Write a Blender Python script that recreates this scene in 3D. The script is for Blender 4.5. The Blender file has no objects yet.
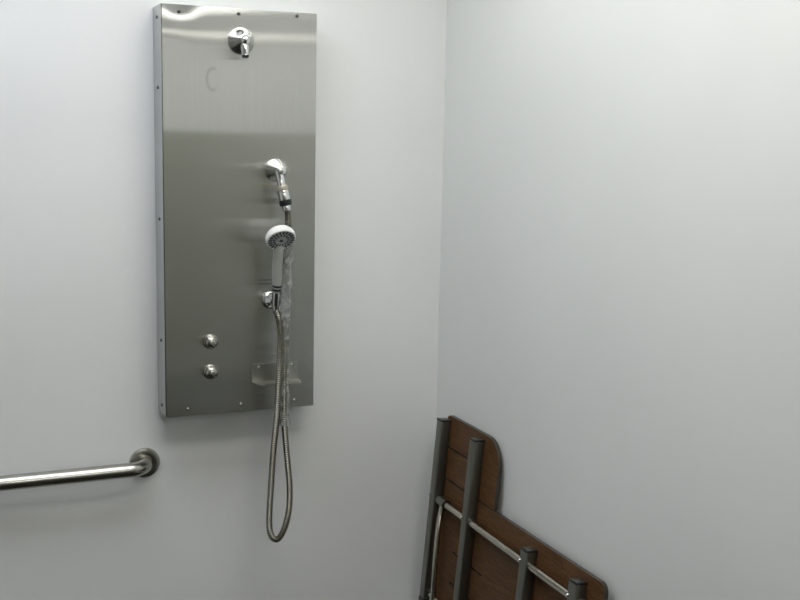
import bpy, bmesh, math, random
from mathutils import Vector, Matrix
random.seed(4)
C = bpy.context.scene.collection
PI = math.pi
ZS = 0.05            # floor lies at z = 0

# ------------------------------------------------------------------ materials
def mat(name, col=(.8, .8, .8), rough=.5, metal=0.0, **kw):
    m = bpy.data.materials.new(name); m.use_nodes = True
    b = m.node_tree.nodes['Principled BSDF']
    b.inputs['Base Color'].default_value = (*col, 1)
    b.inputs['Roughness'].default_value = rough
    b.inputs['Metallic'].default_value = metal
    for k, v in kw.items():
        b.inputs[k.replace('_', ' ')].default_value = v
    return m
def N(m, t, **kw):
    n = m.node_tree.nodes.new(t)
    for k, v in kw.items(): setattr(n, k, v)
    return n
def L(m, a, b): m.node_tree.links.new(a, b)
def bsdf(m): return m.node_tree.nodes['Principled BSDF']
def coords(m, scale=(1, 1, 1), which='Object'):
    tc = N(m, 'ShaderNodeTexCoord'); mp = N(m, 'ShaderNodeMapping')
    mp.inputs['Scale'].default_value = scale
    L(m, tc.outputs[which], mp.inputs['Vector'])
    return mp.outputs['Vector']
def noise(m, vec, scale, detail=3):
    n = N(m, 'ShaderNodeTexNoise'); n.inputs['Scale'].default_value = scale
    n.inputs['Detail'].default_value = detail
    L(m, vec, n.inputs['Vector']); return n.outputs['Fac']
def ramp(m, fac, stops):
    r = N(m, 'ShaderNodeValToRGB'); L(m, fac, r.inputs['Fac'])
    e = r.color_ramp.elements
    while len(e) < len(stops): e.new(.5)
    for q, (p, c) in zip(e, stops): q.position = p; q.color = (*c, 1)
    return r.outputs['Color']
def bump(m, h, strength, dist=.001):
    b = N(m, 'ShaderNodeBump'); b.inputs['Strength'].default_value = strength
    b.inputs['Distance'].default_value = dist
    L(m, h, b.inputs['Height']); L(m, b.outputs['Normal'], bsdf(m).inputs['Normal'])
def mth(m, op, a, b=None):
    n = N(m, 'ShaderNodeMath', operation=op)
    for i, v in enumerate((a, b)):
        if v is None: continue
        if isinstance(v, (int, float)): n.inputs[i].default_value = v
        else: L(m, v, n.inputs[i])
    return n.outputs[0]

def wall_paint(name, a, b, rough=.42):
    m = mat(name, a, rough)
    v = coords(m)
    L(m, ramp(m, noise(m, v, 2.2, 4), [(.3, a), (.7, b)]), bsdf(m).inputs['Base Color'])
    bump(m, noise(m, v, 60, 4), .12, .002)
    return m
M = {}
M['paint'] = wall_paint('white_wall_paint', (.80, .805, .80), (.83, .835, .83))
M['paint_right'] = wall_paint('white_wall_paint_lamp_offset', (.79, .812, .802), (.82, .842, .832))  # same white paint; cooler tint offsets the warm lamp light
M['ceiling'] = wall_paint('ceiling_paint', (.74, .74, .73), (.77, .77, .76), .7)

def tiles(name, c1, c2, grout, size, rough):
    m = mat(name, c1, rough)
    v = coords(m)
    t = N(m, 'ShaderNodeTexBrick', offset=0.0)
    L(m, v, t.inputs['Vector'])
    t.inputs['Color1'].default_value = (*c1, 1); t.inputs['Color2'].default_value = (*c2, 1)
    t.inputs['Mortar'].default_value = (*grout, 1); t.inputs['Scale'].default_value = 1
    t.inputs['Mortar Size'].default_value = .004
    t.inputs['Brick Width'].default_value = size; t.inputs['Row Height'].default_value = size
    L(m, t.outputs['Color'], bsdf(m).inputs['Base Color'])
    return m
M['floor'] = tiles('floor_tile', (.030, .029, .022), (.038, .036, .028), (.02, .02, .017), .1, .6)
bsdf(M['floor']).inputs['Specular IOR Level'].default_value = .08
M['wainscot'] = mat('grey_green_wall_panel', (.31, .315, .245), .6)
M['rod'] = mat('pale_rod_paint', (.90, .89, .86), .35)

# brushed stainless sheet with a faint brown smudge low under the shower head
def brushed(name, col, rough, aniso, smudge=False):
    m = mat(name, col, rough, 1.0)
    b = bsdf(m)
    v = coords(m, (260, 260, 2.0))
    g = noise(m, v, 1.0, 3)
    base = ramp(m, g, [(.25, tuple(c * .96 for c in col)), (.75, tuple(min(1, c * 1.03) for c in col))])
    if smudge:
        tc = N(m, 'ShaderNodeTexCoord'); sp = N(m, 'ShaderNodeSeparateXYZ')
        L(m, tc.outputs['Object'], sp.inputs[0])
        dx = mth(m, 'SUBTRACT', sp.outputs['X'], .1305); dz = mth(m, 'SUBTRACT', sp.outputs['Z'], .872)
        dx2 = mth(m, 'DIVIDE', dx, .62)
        r = mth(m, 'SQRT', mth(m, 'ADD', mth(m, 'POWER', dx2, 2.0), mth(m, 'POWER', dz, 2.0)))
        ring = mth(m, 'ABSOLUTE', mth(m, 'SUBTRACT', r, .027))
        k = mth(m, 'SUBTRACT', 1.0, mth(m, 'DIVIDE', ring, .008)); k = mth(m, 'MAXIMUM', k, 0.0)
        side = N(m, 'ShaderNodeMapRange', interpolation_type='SMOOTHSTEP')
        L(m, dx, side.inputs['Value']); side.inputs['From Min'].default_value = .014; side.inputs['From Max'].default_value = -.002
        k = mth(m, 'MULTIPLY', k, side.outputs['Result'])
        k = mth(m, 'MULTIPLY', k, .34)
        mix = N(m, 'ShaderNodeMix', data_type='RGBA')
        L(m, k, mix.inputs['Factor']); L(m, base, mix.inputs['A']); mix.inputs['B'].default_value = (.22, .19, .15, 1)
        base = mix.outputs['Result']
    if aniso:                      # vertical grain spreads mirror images sideways
        gl = N(m, 'ShaderNodeBsdfAnisotropic')
        gl.inputs['Roughness'].default_value = rough; gl.inputs['Anisotropy'].default_value = aniso
        tg = N(m, 'ShaderNodeTangent', direction_type='RADIAL', axis='Z')
        L(m, tg.outputs[0], gl.inputs['Tangent']); L(m, base, gl.inputs['Color'])
        L(m, gl.outputs[0], m.node_tree.nodes['Material Output'].inputs['Surface'])
        m.node_tree.nodes.remove(b)
    else: L(m, base, b.inputs['Base Color'])
    return m
M['sheet'] = brushed('brushed_stainless_sheet', (.605, .60, .575), .17, -.9, True)
M['side'] = brushed('brushed_stainless_side', (.45, .46, .455), .22, 0)
M['dish'] = brushed('stainless_dish', (.46, .455, .42), .30, 0)
M['satin'] = mat('satin_stainless', (.44, .43, .395), .23, 1.0)
M['tube'] = mat('grey_stainless_tube', (.21, .21, .19), .40, 1.0)
M['tube_bright'] = mat('bright_stainless_tube', (.52, .50, .44), .22, 1.0)
M['chrome'] = mat('chrome', (.80, .80, .80), .06, 1.0)
M['steel_screw'] = mat('screw_steel', (.55, .55, .54), .25, 1.0)
M['dark_screw'] = mat('dark_screw_steel', (.12, .12, .12), .4, 1.0)
M['brass'] = mat('dull_brass', (.52, .49, .40), .5, .8)
M['black'] = mat('black_rubber', (.012, .012, .012), .45)
M['white_plastic'] = mat('white_plastic', (.82, .82, .80), .3)
M['shaded_plastic'] = mat('shaded_white_plastic', (.40, .41, .38), .3)  # white handle; shade under the spray head put into the colour
M['face_grey'] = mat('grey_spray_face', (.55, .59, .59), .35)
M['nozzle'] = mat('dark_nozzle_rubber', (.03, .035, .04), .5)
M['hose'] = mat('ribbed_chrome_hose', (.24, .23, .195), .26, 1.0)

def seat_mat():
    m = mat('brown_wood_grain_panel', (.13, .065, .03), .5, Specular_IOR_Level=.25)
    v = coords(m, (1, 4, 40))
    w = coords(m, (1, 160, 260))
    f = mth(m, 'ADD', mth(m, 'MULTIPLY', noise(m, v, 4, 5), .6), mth(m, 'MULTIPLY', noise(m, w, 1, 2), .5))
    L(m, ramp(m, f, [(.35, (.047, .021, .008)), (.55, (.10, .047, .018)), (.78, (.18, .092, .038))]), bsdf(m).inputs['Base Color'])
    bump(m, noise(m, w, 1, 2), .3, .0006)
    return m
M['wood'] = seat_mat()
M['edge'] = mat('dark_panel_edge', (.042, .034, .025), .35)

def film():
    m = bpy.data.materials.new('clear_plastic_film'); m.use_nodes = True
    nt = m.node_tree; nt.nodes.clear()
    out = nt.nodes.new('ShaderNodeOutputMaterial')
    tr = nt.nodes.new('ShaderNodeBsdfTransparent'); tr.inputs[0].default_value = (.93, .94, .93, 1)
    gl = nt.nodes.new('ShaderNodeBsdfGlossy'); gl.inputs['Roughness'].default_value = .18
    df = nt.nodes.new('ShaderNodeBsdfDiffuse'); df.inputs[0].default_value = (.75, .78, .76, 1)
    m1 = nt.nodes.new('ShaderNodeMixShader'); m2 = nt.nodes.new('ShaderNodeMixShader')
    tc = nt.nodes.new('ShaderNodeTexCoord'); mp = nt.nodes.new('ShaderNodeMapping')
    mp.inputs['Scale'].default_value = (50, 50, 60)
    no = nt.nodes.new('ShaderNodeTexNoise'); no.inputs['Scale'].default_value = 1.0
    nt.links.new(tc.outputs['Object'], mp.inputs[0]); nt.links.new(mp.outputs[0], no.inputs['Vector'])
    mr = nt.nodes.new('ShaderNodeMapRange'); mr.inputs['From Min'].default_value = .35; mr.inputs['From Max'].default_value = .7
    mr.inputs['To Min'].default_value = .18; mr.inputs['To Max'].default_value = .42
    nt.links.new(no.outputs['Fac'], mr.inputs['Value'])
    nt.links.new(mr.outputs[0], m1.inputs[0]); nt.links.new(tr.outputs[0], m1.inputs[1]); nt.links.new(df.outputs[0], m1.inputs[2])
    fr = nt.nodes.new('ShaderNodeFresnel'); fr.inputs[0].default_value = 1.5
    nt.links.new(fr.outputs[0], m2.inputs[0]); nt.links.new(m1.outputs[0], m2.inputs[1]); nt.links.new(gl.outputs[0], m2.inputs[2])
    nt.links.new(m2.outputs[0], out.inputs['Surface'])
    return m
M['film'] = film()
def emis(name, col, s):
    m = mat(name, (.9, .9, .9), .5)
    bsdf(m).inputs['Emission Color'].default_value = (*col, 1); bsdf(m).inputs['Emission Strength'].default_value = s
    return m

# ------------------------------------------------------------------ object helpers
def empty(name, loc, label, cat, group=None):
    o = bpy.data.objects.new(name, None); C.objects.link(o)
    o.empty_display_size = .05
    o.location = Vector(loc) + Vector((0, 0, ZS)); o['label'] = label; o['category'] = cat
    if group: o['group'] = group
    return o
def world_origin(o):
    p = Vector((0, 0, 0))
    while o is not None: p += o.location; o = o.parent
    return p
def obj(name, bm, m, parent=None, label=None, origin=None, smooth=True, angle=35):
    """bm is in scene coordinates (before the floor shift)."""
    bmesh.ops.recalc_face_normals(bm, faces=bm.faces)
    me = bpy.data.meshes.new(name)
    po = world_origin(parent) if parent else Vector((0, 0, 0))
    sh = Vector((0, 0, ZS))
    if origin is None:
        if len(bm.verts):
            lo = [min(v.co[i] for v in bm.verts) for i in range(3)]; hi = [max(v.co[i] for v in bm.verts) for i in range(3)]
            origin = Vector([(a + b) / 2 for a, b in zip(lo, hi)])
    origin = Vector(origin)
    bmesh.ops.translate(bm, verts=bm.verts, vec=-origin)
    bm.to_mesh(me); bm.free()
    ms = m if isinstance(m, (list, tuple)) else [m]
    for k in ms: me.materials.append(k)
    for p in me.polygons: p.use_smooth = smooth
    if smooth: me.set_sharp_from_angle(angle=math.radians(angle))
    o = bpy.data.objects.new(name, me); C.objects.link(o)
    if parent:
        o.parent = parent; o.location = origin + sh - po
    else:
        o.location = origin + sh
    if label: o['label'] = label
    return o
def struct(name, bm, m):
    o = obj(name, bm, m, smooth=False, origin=(0, 0, 0)); o['kind'] = 'structure'; return o

def add_box(bm, lo, hi, bev=0, seg=2, mi=0):
    t = bmesh.new(); bmesh.ops.create_cube(t, size=1)
    s = [b - a for a, b in zip(lo, hi)]; c = [(a + b) / 2 for a, b in zip(lo, hi)]
    bmesh.ops.scale(t, vec=s, verts=t.verts); bmesh.ops.translate(t, vec=c, verts=t.verts)
    if bev: bmesh.ops.bevel(t, geom=list(t.edges), offset=bev, segments=seg, profile=.5, affect='EDGES')
    for f in t.faces: f.material_index = mi
    merge(bm, t); return bm
def merge(bm, t, mtx=None):
    if mtx is not None: bmesh.ops.transform(t, matrix=mtx, verts=t.verts)
    me = bpy.data.meshes.new('tmp'); t.to_mesh(me); t.free(); bm.from_mesh(me); bpy.data.meshes.remove(me)
def box(lo, hi, bev=0, seg=2): return add_box(bmesh.new(), lo, hi, bev, seg)
def add_lathe(bm, prof, p0, axis, n=32, mi=None):
    """prof: list of (radius, distance along axis)."""
    ax = Vector(axis).normalized(); p0 = Vector(p0)
    u = ax.orthogonal().normalized(); w = ax.cross(u)
    rings = []
    for i, (r, h) in enumerate(prof):
        c = p0 + ax * h
        if r < 1e-6: rings.append([bm.verts.new(c)])
        else: rings.append([bm.verts.new(c + (u * math.cos(2 * PI * k / n) + w * math.sin(2 * PI * k / n)) * r) for k in range(n)])
    for i in range(len(rings) - 1):
        a, b = rings[i], rings[i + 1]
        for k in range(n):
            k2 = (k + 1) % n
            vs = []
            for q in ((a, k), (a, k2), (b, k2), (b, k)):
                v = q[0][q[1] % len(q[0])]
                if v not in vs: vs.append(v)
            if len(vs) > 2:
                f = bm.faces.new(vs)
                if mi: f.material_index = mi[i]
    return bm
def lathe(prof, p0, axis, n=32, mi=None): return add_lathe(bmesh.new(), prof, p0, axis, n, mi)
def catmull(pts, n):
    P = [Vector(p) for p in pts]; P = [P[0] * 2 - P[1]] + P + [P[-1] * 2 - P[-2]]
    out = []
    for i in range(1, len(P) - 2):
        for k in range(n):
            t = k / n
            a, b, c, d = P[i - 1:i + 3]
            out.append(.5 * ((2 * b) + (c - a) * t + (2 * a - 5 * b + 4 * c - d) * t * t + (3 * b - a - 3 * c + d) * t ** 3))
    out.append(P[-2]); return out
def resample(pts, step):
    out = [pts[0]]; acc = 0
    for a, b in zip(pts, pts[1:]):
        d = (b - a).length
        if d < 1e-9: continue
        pos = step - acc
        while pos <= d:
            out.append(a.lerp(b, pos / d)); pos += step
        acc = d - (pos - step)
    return out
def add_sweep(bm, pts, rad, n=16, caps=True):
    pts = [Vector(p) for p in pts]
    R = rad if callable(rad) else (lambda i: rad)
    tg = [(pts[min(i + 1, len(pts) - 1)] - pts[max(i - 1, 0)]).normalized() for i in range(len(pts))]
    u = tg[0].orthogonal().normalized(); rings = []
    for i, p in enumerate(pts):
        u = (u - tg[i] * u.dot(tg[i])).normalized(); w = tg[i].cross(u)
        r = R(i)
        rings.append([bm.verts.new(p + (u * math.cos(2 * PI * k / n) + w * math.sin(2 * PI * k / n)) * r) for k in range(n)])
    for a, b in zip(rings, rings[1:]):
        for k in range(n): bm.faces.new((a[k], a[(k + 1) % n], b[(k + 1) % n], b[k]))
    if caps:
        bm.faces.new(rings[0][::-1]); bm.faces.new(rings[-1])
    return bm
def sweep(pts, rad, n=16, caps=True): return add_sweep(bmesh.new(), pts, rad, n, caps)

# ------------------------------------------------------------------ camera
f_px = 1071.635
CAM = Vector((-.535166, -2.835415, 1.739081))
yaw, pit, rol = .4125265, -.1516560, .0211567
fw = Vector((math.sin(yaw) * math.cos(pit), math.cos(yaw) * math.cos(pit), math.sin(pit)))
r0 = fw.cross(Vector((0, 0, 1))).normalized(); u0 = r0.cross(fw)
rr = math.cos(rol) * r0 + math.sin(rol) * u0; uu = -math.sin(rol) * r0 + math.cos(rol) * u0
cd = bpy.data.cameras.new('camera'); co = bpy.data.objects.new('camera', cd); C.objects.link(co)
m4 = Matrix((rr, uu, -fw)).transposed().to_4x4(); m4.translation = CAM + Vector((0, 0, ZS))
co.matrix_world = m4
cd.sensor_fit = 'HORIZONTAL'; cd.sensor_width = 36; cd.lens = f_px / 800 * 36; cd.clip_start = .02
bpy.context.scene.camera = co

def px(x, y, Y):
    d = fw + rr * ((x - 400) / f_px) + uu * ((300 - y) / f_px)
    return CAM + d * ((Y - CAM.y) / d.y)

# ------------------------------------------------------------------ the room
XR = .8327; XL = -2.1; YF = -5.2; ZF = -.05; ZC = 2.66
struct('floor', box((XL - .1, YF - .1, ZF - .1), (XR + .1, .1, ZF)), M['floor'])
struct('ceiling', box((XL - .1, YF - .1, ZC), (XR + .1, .1, ZC + .1)), M['ceiling'])
struct('wall_back', box((XL - .1, 0, ZF), (XR + .1, .1, ZC)), M['paint'])
struct('wall_right', box((XR, YF - .1, ZF), (XR + .1, 0, ZC)), M['paint_right'])
struct('wall_left', box((XL - .1, YF - .1, ZF), (XL, 0, ZC)), M['paint'])
struct('wall_front', box((XL, YF - .1, ZF), (XR, YF, ZC)), M['paint'])
struct('trim_1', box((XL, YF, ZF), (XR, YF + .02, 1.745)), M['wainscot'])
struct('added_trim_left', box((XL, YF + .02, ZF), (XL + .02, -1.75, 1.745)), M['wainscot'])  # added dark panel out of view; lowers the brightness mirrored in the steel
struct('added_trim_right', box((XR - .02, YF + .02, ZF), (XR, -1.75, 1.745)), M['wainscot'])  # unseen dark panel, added so the lower steel mirrors less light
# the pale rod over the shower entrance, seen mirrored near the top of the panel
ry = -2.05
struct('trim_2', sweep([(XL + .001, ry, 2.145), (XR - .001, ry, 2.145)], .027, 20), M['rod'])

# ceiling lamps out of frame, over the shower; the far one is added
def ceiling_lamp(cx, cy, sx, sy, strength, col, label, drop=.05):
    t = empty('ceiling_light', (cx, cy, ZC), label, 'light', 'ceiling light panels')
    bm = bmesh.new()
    for lo, hi in (((cx - sx / 2 - .03, cy - sy / 2 - .03), (cx + sx / 2 + .03, cy - sy / 2)), ((cx - sx / 2 - .03, cy + sy / 2), (cx + sx / 2 + .03, cy + sy / 2 + .03)),
                   ((cx - sx / 2 - .03, cy - sy / 2), (cx - sx / 2, cy + sy / 2)), ((cx + sx / 2, cy - sy / 2), (cx + sx / 2 + .03, cy + sy / 2))):
        add_box(bm, (lo[0], lo[1], ZC - drop), (hi[0], hi[1], ZC))
    obj('lamp_frame', bm, M['white_plastic'], t, smooth=False)
    obj('diffuser', box((cx - sx / 2, cy - sy / 2, ZC - .044), (cx + sx / 2, cy + sy / 2, ZC - .004)), emis('lamp_diffuser', col, strength), t, smooth=False)
ceiling_lamp(-.47, -.76, .75, .56, 6.4, (.93, .985, 1.09), 'ceiling light panel above the left part of the shower')
ceiling_lamp(.28, -.76, .65, .56, 5.2, (1.01, 1.0, .95), 'ceiling light panel above the shower panel and corner')
ceiling_lamp(.2, -1.65, 1.0, .5, 7.2, (1.01, 1.0, .94), 'ceiling light panel further out over the shower entrance')
ceiling_lamp(.15, -4.4, 1.2, .6, 11.4, (1.0, 1.0, .975), 'added ceiling light panel brightening the far upper wall', .10)  # added lamp brightening the mirrored far wall; deep frame hides it from the steel

# ------------------------------------------------------------------ shower panel
W, H, D, ZP = .406, 1.0506, .10375, 1.0
panel = empty('shower_panel', (W / 2, 0, ZP), 'tall brushed stainless steel shower panel mounted on the white wall', 'shower panel')
TH = .002
b = box((0, -D + .007, ZP), (W, -.0005, ZP + H), .0008, 1)
add_box(b, (0, -D + .0005, ZP), (.0008, -D + .0075, ZP + H))
add_box(b, (.003, -D + TH, ZP + .001), (W - .0006, -D + .0072, ZP + H - .001))
obj('housing', b, M['side'], panel, smooth=False)
def warp(x, z):
    """slight oil-canning of the sheet, metres"""
    g = lambda a, b, sx, sz: math.exp(-((x - a) / sx) ** 2 - ((z - b) / sz) ** 2)
    h = H
    return (-.00048 * g(.052, h + .006, .045, .036) - .00012 * g(.14, h + .012, .08, .022)
            + .0007 * g(0, h - .06, .06, .08) + .0005 * math.sin(x / W * PI) * math.sin(z / h * PI))
bm = bmesh.new(); nx, nz = 50, 120
PX0, PW = .0028, W - .0032
G = [[bm.verts.new((PX0 + PW * i / nx, -D - warp(W * i / nx, H * k / nz), ZP + H * k / nz)) for i in range(nx + 1)] for k in range(nz + 1)]
front = []
for k in range(nz):
    for i in range(nx): front.append(bm.faces.new((G[k][i], G[k][i + 1], G[k + 1][i + 1], G[k + 1][i])))
rim = [G[0][i] for i in range(nx)] + [G[k][nx] for k in range(nz)] + [G[nz][i] for i in range(nx, 0, -1)] + [G[k][0] for k in range(nz, 0, -1)]
back = [bm.verts.new((v.co.x, -D + TH, v.co.z)) for v in rim]
for i in range(len(rim)):
    j = (i + 1) % len(rim); bm.faces.new((rim[j], rim[i], back[i], back[j]))
bm.faces.new(back)
obj('front_plate', bm, M['sheet'], panel, origin=(0, -D, ZP), angle=30)

def P(x, z, y=-D): return Vector((x, y, z))
def screw(x, z, m, parent, r=.0052):
    b = lathe([(r, 0), (r, .0012), (r * .75, .003), (r * .35, .0036), (r * .3, .0026), (0, .0026)], P(x, z), (0, -1, 0), 16)
    return obj('screw', b, m, parent)
for x, z, m in ((.045, 2.0335, 'dark_screw'), (.197, 2.0375, 'dark_screw'), (.352, 2.0415, 'dark_screw'),
                (.058, 1.0185, 'steel_screw'), (.2015, 1.0195, 'steel_screw'), (.351, 1.0195, 'steel_screw')):
    screw(x, z, M[m], panel, .0045)
for z in (2.022, 1.848, 1.515, 1.197, 1.023):                       # down the left flank
    b = lathe([(.0045, 0), (.0045, .001), (.003, .0022), (0, .0026)], (0, -.055, z), (-1, 0, 0), 14)
    obj('screw', b, M['dark_screw'], panel)

# fixed shower head
hx, hz = .203, 1.970
head = obj('shower_head', lathe([(.034, 0), (.0345, .003), (.0325, .009), (.028, .018), (.022, .028), (.0165, .036), (.0135, .043), (.011, .050), (.006, .054), (0, .055)], P(hx, hz), (0, -1, 0), 48), M['chrome'], panel, 'chrome bell shaped shower head near the top')
nd = Vector((.0, -.16, -1)).normalized(); n0 = P(hx - .002, hz - .001, -D - .041)
obj('nozzle', lathe([(.0085, 0), (.0090, .010), (.0108, .012), (.0112, .016), (.0095, .034), (.0095, .038)], n0, nd, 28), M['chrome'], head)
obj('nozzle_tip', lathe([(.0088, .0365), (.0088, .042), (.0070, .0435), (0, .0435)], n0, nd, 24), M['black'], head)

# hose outlet: bell flange
ex, ez = .2965, 1.644
outlet = obj('hose_outlet', lathe([(.030, 0), (.0305, .003), (.029, .007), (.024, .022), (.0175, .037), (.0140, .046), (.0125, .054), (.0085, .060), (0, .062)], P(ex, ez), (0, -1, 0), 48), M['chrome'], panel, 'chrome bell shaped hose outlet at mid height')
od = Vector((.20, -.10, -1)).normalized(); o0 = P(ex - .0065, ez - .003, -D - .047)
def opt(t): return o0 + od * t
obj('outlet_pipe', lathe([(0, -.009), (.0075, -.007), (.0110, 0), (.0108, .036), (.0085, .037)], o0, od, 28), M['chrome'], outlet)
obj('brass_ring', lathe([(.009, .035), (.0148, .0355), (.0156, .038), (.0156, .045), (.0148, .0475), (.009, .048)], o0, od, 32), M['brass'], outlet, 'dull brass ring')

# handset bracket
bx, bz = .2835, 1.300
HB = px(276.8, 294, -.155)                                   # where the handset sits
bracket = obj('handset_bracket', lathe([(.0245, 0), (.025, .003), (.0235, .008), (.019, .016), (.0125, .022), (.0095, .026), (.0095, .035)], P(bx, bz), (0, -1, 0), 40), M['chrome'], panel, 'round chrome bracket holding the handset')
hd = Vector((-.02, -.20, 1)).normalized()
b = sweep(catmull([P(bx, bz, -D - .03), P(bx + .005, bz + .006, -D - .042), HB - hd * .012 + Vector((0, .012, 0))], 6), .0085, 16)
add_lathe(b, [(.0095, -.032), (.0125, -.030), (.0135, -.004), (.0135, .006), (.0105, .007), (.0100, -.028), (.0095, -.032)], HB, hd, 28)
obj('holder_cup', b, M['chrome'], bracket)

# push buttons
for z in (1.1955, 1.1145):
    kx = .1195
    k = obj('push_button', lathe([(.0195, 0), (.020, .002), (.019, .005), (.0175, .006), (.0175, .010), (.0165, .0145), (.0135, .019), (.009, .0215), (.0066, .022)], P(kx, z), (0, -1, 0), 40), M['satin'], panel, 'round steel push button')
    obj('button_cap', lathe([(.0066, .0215), (.0060, .0245), (.0045, .0255), (.0038, .0245), (0, .0243)], P(kx, z), (0, -1, 0), 24), M['chrome'], k)

# soap dish: bent sheet with rounded front corners
sx0, sx1, sz0, sz1, dep = .2315, .3605, 1.0775, 1.1275, .049
b = bmesh.new()
add_box(b, (sx0, -D - .0017, sz0), (sx1, -D - .0002, sz1), .0005, 1)
out = [(sx0, -D - .0005)]
for k in range(7):
    a = k / 6 * PI / 2; out.append((sx0 + .002 + .020 * (1 - math.cos(a)), -D - .005 - (dep - .005) * math.sin(a)))
for k in range(7):
    a = PI / 2 - k / 6 * PI / 2; out.append((sx1 + .001 - .012 * (1 - math.cos(a)), -D - .010 - (dep - .010) * math.sin(a)))
out.append((sx1, -D - .0005))
lo = [b.verts.new((x, y, sz0)) for x, y in out]; hi = [b.verts.new((x, y, sz0 + .0016)) for x, y in out]
b.faces.new(lo); b.faces.new(hi)
for i in range(len(out)):
    j = (i + 1) % len(out); b.faces.new((lo[i], lo[j], hi[j], hi[i]))
# little turned-up lip along the front
add_box(b, (sx0 + .022, -D - dep - .0012, sz0), (sx1 - .012, -D - dep + .0004, sz0 + .005), .0004, 1)
dish = obj('soap_dish', b, M['dish'], panel, 'small bent steel soap dish', smooth=False)
for x in (.2505, .3435):
    b = lathe([(.0045, 0), (.0045, .0012), (.003, .003), (0, .0036)], (x, -D - .0017, 1.118), (0, -1, 0), 16); obj('screw', b, M['steel_screw'], dish)

# ------------------------------------------------------------------ hand shower with its hose
hs = empty('hand_shower', HB, 'white hand shower hung in the panel bracket with looping ribbed hose', 'hand shower')
# handle from the cup up to the head
HC = px(280.8, 238.8, -.207)
hn = (.57 * (CAM - HC).normalized() - .79 * uu + .24 * rr).normalized()                          # way the spray face looks
                                   # centre of the spray face
top = HC - hn * .022
pts = catmull([HB + hd * .004, HB + hd * .03, px(277.2, 268, -.170), px(278.2, 254, -.181), top + hn * .002], 8)
hand = obj('handle', sweep(pts, lambda i: .0112 + .0022 * math.sin(min(1, i / (len(pts) - 1)) * PI * .9), 24), M['shaded_plastic'], hs, 'white handle, toned pale grey for shade')
for t in (.010, .020):
    b = lathe([(.0112, 0), (.0130, .0006), (.0130, .0054), (.0112, .006)], HB + hd * t, hd, 28); obj('grip_ring', b, M['black'], hand)
sh = obj('spray_head', lathe([(0, -.026), (.010, -.0255), (.022, -.022), (.032, -.019), (.0372, -.012), (.0388, -.006), (.0388, .0045), (.0372, .0062), (.0345, .0062), (.0335, .004)], HC, hn, 56), M['white_plastic'], hs, 'round white spray head')
face = obj('spray_face', lathe([(.0345, .001), (.0340, .0045), (.024, .0056), (.0135, .0060), (.0125, .0045), (.0105, .0045), (.010, .0062), (0, .0066)], HC, hn, 56), M['face_grey'], sh, 'grey spray face')
bm = bmesh.new(); u = hn.orthogonal().normalized(); w = hn.cross(u)
for ring, (r, n, ln, wd) in enumerate(((.0290, 20, .0096, .0043), (.0188, 15, .0066, .0036), (.0125, 0, 0, 0))):
    for k in range(n):
        a = 2 * PI * (k + .5 * ring) / n
        d = u * math.cos(a) + w * math.sin(a)
        t = bmesh.new(); add_box(t, (-ln / 2, -wd / 2, 0), (ln / 2, wd / 2, .0022), .0006, 1)
        q = hn.cross(d)
        mx = Matrix((d, q, hn)).transposed().to_4x4(); mx.translation = HC + d * r + hn * (.0046 if ring == 0 else .0052)
        merge(bm, t, mx)
bmesh.ops.transform(bm, matrix=Matrix.Identity(4), verts=bm.verts)
add_lathe(bm, [(.0042, .0066), (.004, .0078), (0, .008)], HC, hn, 16)
obj('spray_nozzles', bm, M['nozzle'], sh, 'dark ring of spray slits')['kind'] = 'stuff'

# hose from the outlet nut, down, round and up to the handset
e0 = opt(.094)
route = [e0, opt(.112), px(288.3, 232, -.172), px(288, 250, -.166), px(286.5, 275, -.166), px(285.8, 310, -.168), px(285, 350, -.172), px(284, 400, -.174), px(285, 432, -.174),
         px(287.8, 465, -.174), px(289.6, 488, -.174), px(288.8, 510, -.174), px(284.5, 528, -.174), px(278, 539, -.174), px(271.6, 536, -.174), px(269.2, 522, -.174),
         px(270.8, 490, -.172), px(273.5, 450, -.170), px(276.6, 420, -.176), px(278.6, 385, -.186), px(279.8, 360, -.188), px(280.6, 336, -.184), px(278.6, 318, -.170), HB - hd * .045, HB - hd * .022]
path = resample(catmull(route, 12), .0017)
hose = obj('hose', sweep(path, lambda i: (.0088, .0088, .0072)[i % 3], 14), M['hose'], hs, 'ribbed steel hose')
obj('hose_nut', lathe([(.0100, .048), (.0138, .0485), (.0150, .052), (.0150, .071), (.0140, .075)], o0, od, 28), M['chrome'], hose, 'chrome hose nut')
obj('hose_gasket', lathe([(.0100, .0735), (.0163, .0740), (.0166, .0855), (.0150, .088), (.008, .0885)], o0, od, 28), M['black'], hose, 'black rubber band')
obj('hose_ferrule', lathe([(.006, .087), (.0110, .0880), (.0118, .093), (.0110, .101), (.0085, .103)], o0, od, 24), M['chrome'], hose)
obj('hose_ferrule', lathe([(.0088, -.046), (.0104, -.044), (.0106, -.032), (.0100, -.024), (.007, -.0235)], HB, hd, 24), M['chrome'], hose)
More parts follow.
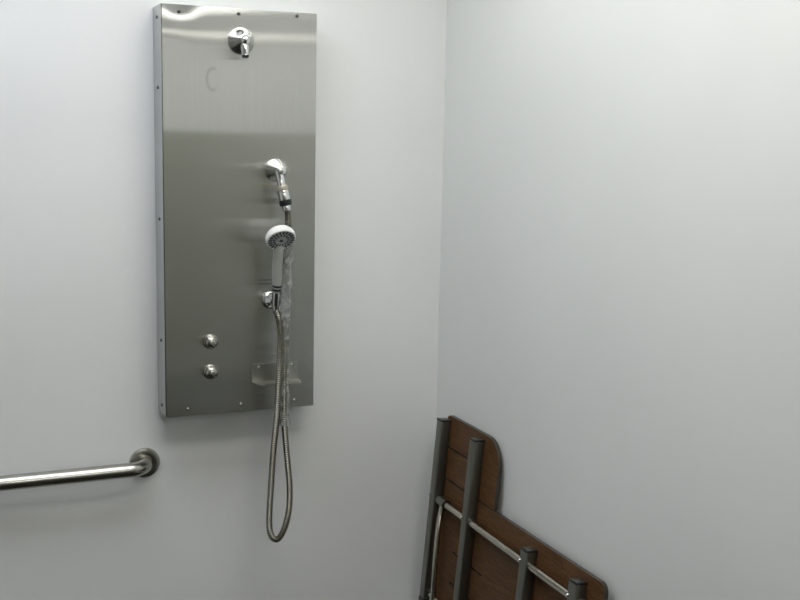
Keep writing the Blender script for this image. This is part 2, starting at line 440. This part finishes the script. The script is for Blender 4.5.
# loose clear sleeve round the falling strand
sl = [px(288.0, 246, -.168), px(286.8, 275, -.168), px(286.0, 305, -.168), px(284.4, 340, -.170), px(283.8, 390, -.171), px(284.8, 426, -.172)]
sp = resample(catmull(sl, 12), .006)
bm = bmesh.new(); rings = []; n = 28
for i, p in enumerate(sp):
    t = i / (len(sp) - 1); ring = []
    for k in range(n):
        a = 2 * PI * k / n
        wr = .0007 * math.sin(3 * a + i * .5) + .0005 * math.sin(5 * a - i * 1.7) + .0005 * math.sin(i * 1.31 + a)
        rx = .0142 + .0010 * math.sin(t * 9) + wr; ry_ = .0098 + wr
        ring.append(bm.verts.new(p + Vector((rx * math.cos(a), ry_ * math.sin(a), .002 * math.sin(2 * a + 1)))))
    rings.append(ring)
for a, b in zip(rings, rings[1:]):
    for k in range(n): bm.faces.new((a[k], a[(k + 1) % n], b[(k + 1) % n], b[k]))
obj('plastic_sleeve', bm, M['film'], hs, 'clear crinkled plastic sleeve over the hose', angle=80)

# ------------------------------------------------------------------ grab bar
gx, gz = -.0389, .853
bar = empty('grab_bar', (gx, 0, gz), 'horizontal satin stainless grab bar on the back wall below the panel', 'grab bar')
GL = .914; R = .048
pts = [(gx, -.001, gz), (gx, -.006, gz)]
for k in range(13):
    a = k / 12 * PI / 2; pts.append((gx - R * (1 - math.cos(a)), -(.057 - R) - R * math.sin(a), gz))
for k in range(12, -1, -1):
    a = k / 12 * PI / 2; pts.append((gx - GL + R * (1 - math.cos(a)), -(.057 - R) - R * math.sin(a), gz))
pts += [(gx - GL, -.006, gz), (gx - GL, -.001, gz)]
obj('bar', sweep(pts, .0195, 32), M['satin'], bar)
for x in (gx, gx - GL):
    obj('flange', lathe([(.0405, .0003), (.0412, .002), (.0408, .0065), (.0385, .0095), (.034, .0108), (.0205, .0112), (.019, .0105)], (x, 0, gz), (0, -1, 0), 48), M['satin'], bar, 'round wall flange')

# ------------------------------------------------------------------ folded shower seat
LEAN = math.radians(4.6)
SO = Vector((.77133, 0, .36)); SN = Vector((-math.cos(LEAN), 0, math.sin(LEAN))); SW = Vector((math.sin(LEAN), 0, math.cos(LEAN))); SV = Vector((0, 1, 0))
SM = Matrix((SN, SV, SW)).transposed().to_4x4(); SM.translation = SO     # local (n, y, w)
seat = empty('folding_shower_seat', (XR, -.52, .36), 'brown wood grain folding shower seat folded up against the right wall in the corner', 'shower seat')
def sbm(b):
    bmesh.ops.transform(b, matrix=SM, verts=b.verts); return b
BT = .0115
def board(outline, slots):
    """outline, slots in (y, w); slots become through cuts"""
    b = bmesh.new()
    vo = [b.verts.new((0, y, w)) for y, w in outline]
    ed = [b.edges.new((vo[i], vo[(i + 1) % len(vo)])) for i in range(len(vo))]
    for y0, y1, w, h in slots:
        pts = []
        for k in range(9):
            a = PI / 2 + k / 8 * PI; pts.append((y0 + h / 2 + h / 2 * math.cos(a), w + h / 2 * math.sin(a)))
        for k in range(9):
            a = -PI / 2 + k / 8 * PI; pts.append((y1 - h / 2 + h / 2 * math.cos(a), w + h / 2 * math.sin(a)))
        vs = [b.verts.new((0, y, w_)) for y, w_ in pts]
        ed += [b.edges.new((vs[i], vs[(i + 1) % len(vs)])) for i in range(len(vs))]
    bmesh.ops.triangle_fill(b, edges=ed, use_beauty=True)
    for f in b.faces: f.material_index = 0
    r = bmesh.ops.extrude_face_region(b, geom=list(b.faces))
    nv = [g for g in r['geom'] if isinstance(g, bmesh.types.BMVert)]
    bmesh.ops.translate(b, verts=nv, vec=(-BT, 0, 0))
    b.normal_update()
    for f in b.faces:
        xs = [v.co.x for v in f.verts]
        f.material_index = 0 if max(xs) - min(xs) < 1e-6 else 1
    return sbm(b)
def arc(cy, cw, r, a0, a1, n=10):
    return [(cy + r * math.cos(math.radians(a0 + (a1 - a0) * k / n)), cw + r * math.sin(math.radians(a0 + (a1 - a0) * k / n))) for k in range(n + 1)]
up = [(-.108, .400), (-.108, .583)][::-1]
up = [(-.108, .400)] + [(-.430, .400)] + arc(-.430 + .075, .583 - .075, .075, 180, 90) + arc(-.108 - .02, .583 - .02, .02, 90, 0, 5)
obj('seat_panel', board(up, [(-.292, -.118, .4915, .0055)]), [M['wood'], M['edge']], seat, 'brown wood grain corner section', smooth=False)
lowp = [(-.108, .040), (-.108, .3955), (-.45, .3955)] + arc(-.950 + .022, .4015 - .022, .022, 90, 180, 6)[:] + arc(-.950 + .03, .04 + .03, .03, 180, 270, 6)
lowp[2] = (-.452, .3965)
obj('seat_panel', board(lowp, [(-.402, -.225, .2065, .0055), (-.402, -.225, .1165, .0055), (-.84, -.69, .2065, .0055), (-.84, -.69, .1165, .0055)]), [M['wood'], M['edge']], seat, 'brown wood grain main section', smooth=False)
TS = .032
def frame_tube(yl, wtop):
    b = box((.0002, yl - TS, .030), (TS, yl, wtop), .004, 3)
    o = obj('frame_tube', sbm(b), M['tube'], seat, 'square grey steel tube', angle=40)
    c = box((-.0006 + .0012, yl - TS - .0006, wtop - .003), (TS + .0006, yl + .0006, wtop + .0022), .0012, 2)
    obj('end_cap', sbm(c), M['black'], o, 'dark end cap')
    c = box((.003, yl - TS + .003, wtop + .0015), (TS - .003, yl - .003, wtop + .0032), .001, 2)
    obj('cap_plate', sbm(c), M['tube'], o)
    c = box((.001, yl - TS - .0004, .018), (TS + .0004, yl + .0004, .0305), .0012, 2)
    obj('foot_cap', sbm(c), M['black'], o, 'black foot cap')
    b = lathe([(.0048, 0), (.0048, .002), (.003, .0042), (0, .0048)], (TS - .0005, yl - .0045, .343), (1, 0, 0), 14)
    obj('pin', sbm(b), M['chrome'], o, 'bright pin head')
for yl, wt in ((-.1045, .5685), (-.3125, .5660), (-.6330, .3735), (-.8530, .3800)): frame_tube(yl, wt)
obj('cross_bar', sbm(sweep([(.016, -.1075, .335), (.016, -.942, .335)], .0100, 20)), M['tube_bright'], seat, 'round bright cross bar')
obj('hinge_rod', sbm(sweep([(.016, -.095, .049), (.016, -.965, .049)], .0085, 18)), M['tube_bright'], seat, 'round hinge rod')
def swing_leg(y0, s):
    pts = catmull([(.017, y0, .326), (.022, y0 - .004 * s, .300), (.030, y0 - .015 * s, .258), (.034, y0 - .025 * s, .18), (.034, y0 - .033 * s, .06), (.034, y0 - .036 * s, -.02)], 8)
    o = obj('swing_leg', sbm(sweep(pts, .0078, 16)), M['tube_bright'], seat, 'thin bent round swing leg')
    b = lathe([(.0105, 0), (.0132, .001), (.0132, .044), (.0105, .045)], (.016, y0 + .024, .335), (0, -1, 0), 24)
    obj('collar', sbm(b), M['tube'], o, 'grey collar')
    b = lathe([(.0105, 0), (.0138, .0005), (.0138, .0035), (.0105, .004)], (.016, y0 - .0215, .335), (0, -1, 0), 24)
    obj('collar_ring', sbm(b), M['black'], o)
    b = lathe([(.009, 0), (.0095, .004), (.0095, .02), (.006, .022)], (.034, y0 - .036 * s, -.010), (0, 0, -1), 16)
    obj('rubber_foot', sbm(b), M['black'], o)
swing_leg(-.165, 1); swing_leg(-.915, -1)
# hinge brackets screwed to the wall
for y in (-.195, -.745):
    b = box((XR - .006, y - .05, .335), (XR - .0003, y + .05, .455), .001, 1)
    add_box(b, (.752, y - .05, .385), (XR - .005, y - .044, .43), .001, 1)
    add_box(b, (.752, y + .044, .385), (XR - .005, y + .05, .43), .001, 1)
    obj('wall_bracket', b, M['satin'], seat, smooth=False)

# ------------------------------------------------------------------ world and view
w = bpy.data.worlds.new('world'); bpy.context.scene.world = w; w.use_nodes = True
w.node_tree.nodes['Background'].inputs[0].default_value = (.02, .02, .02, 1)
vs = bpy.context.scene.view_settings
bpy.context.scene.display_settings.display_device = 'sRGB'
vs.view_transform = 'Standard'; vs.look = 'None'; vs.gamma = 1; vs.use_curve_mapping = False
vs.exposure = 0.06
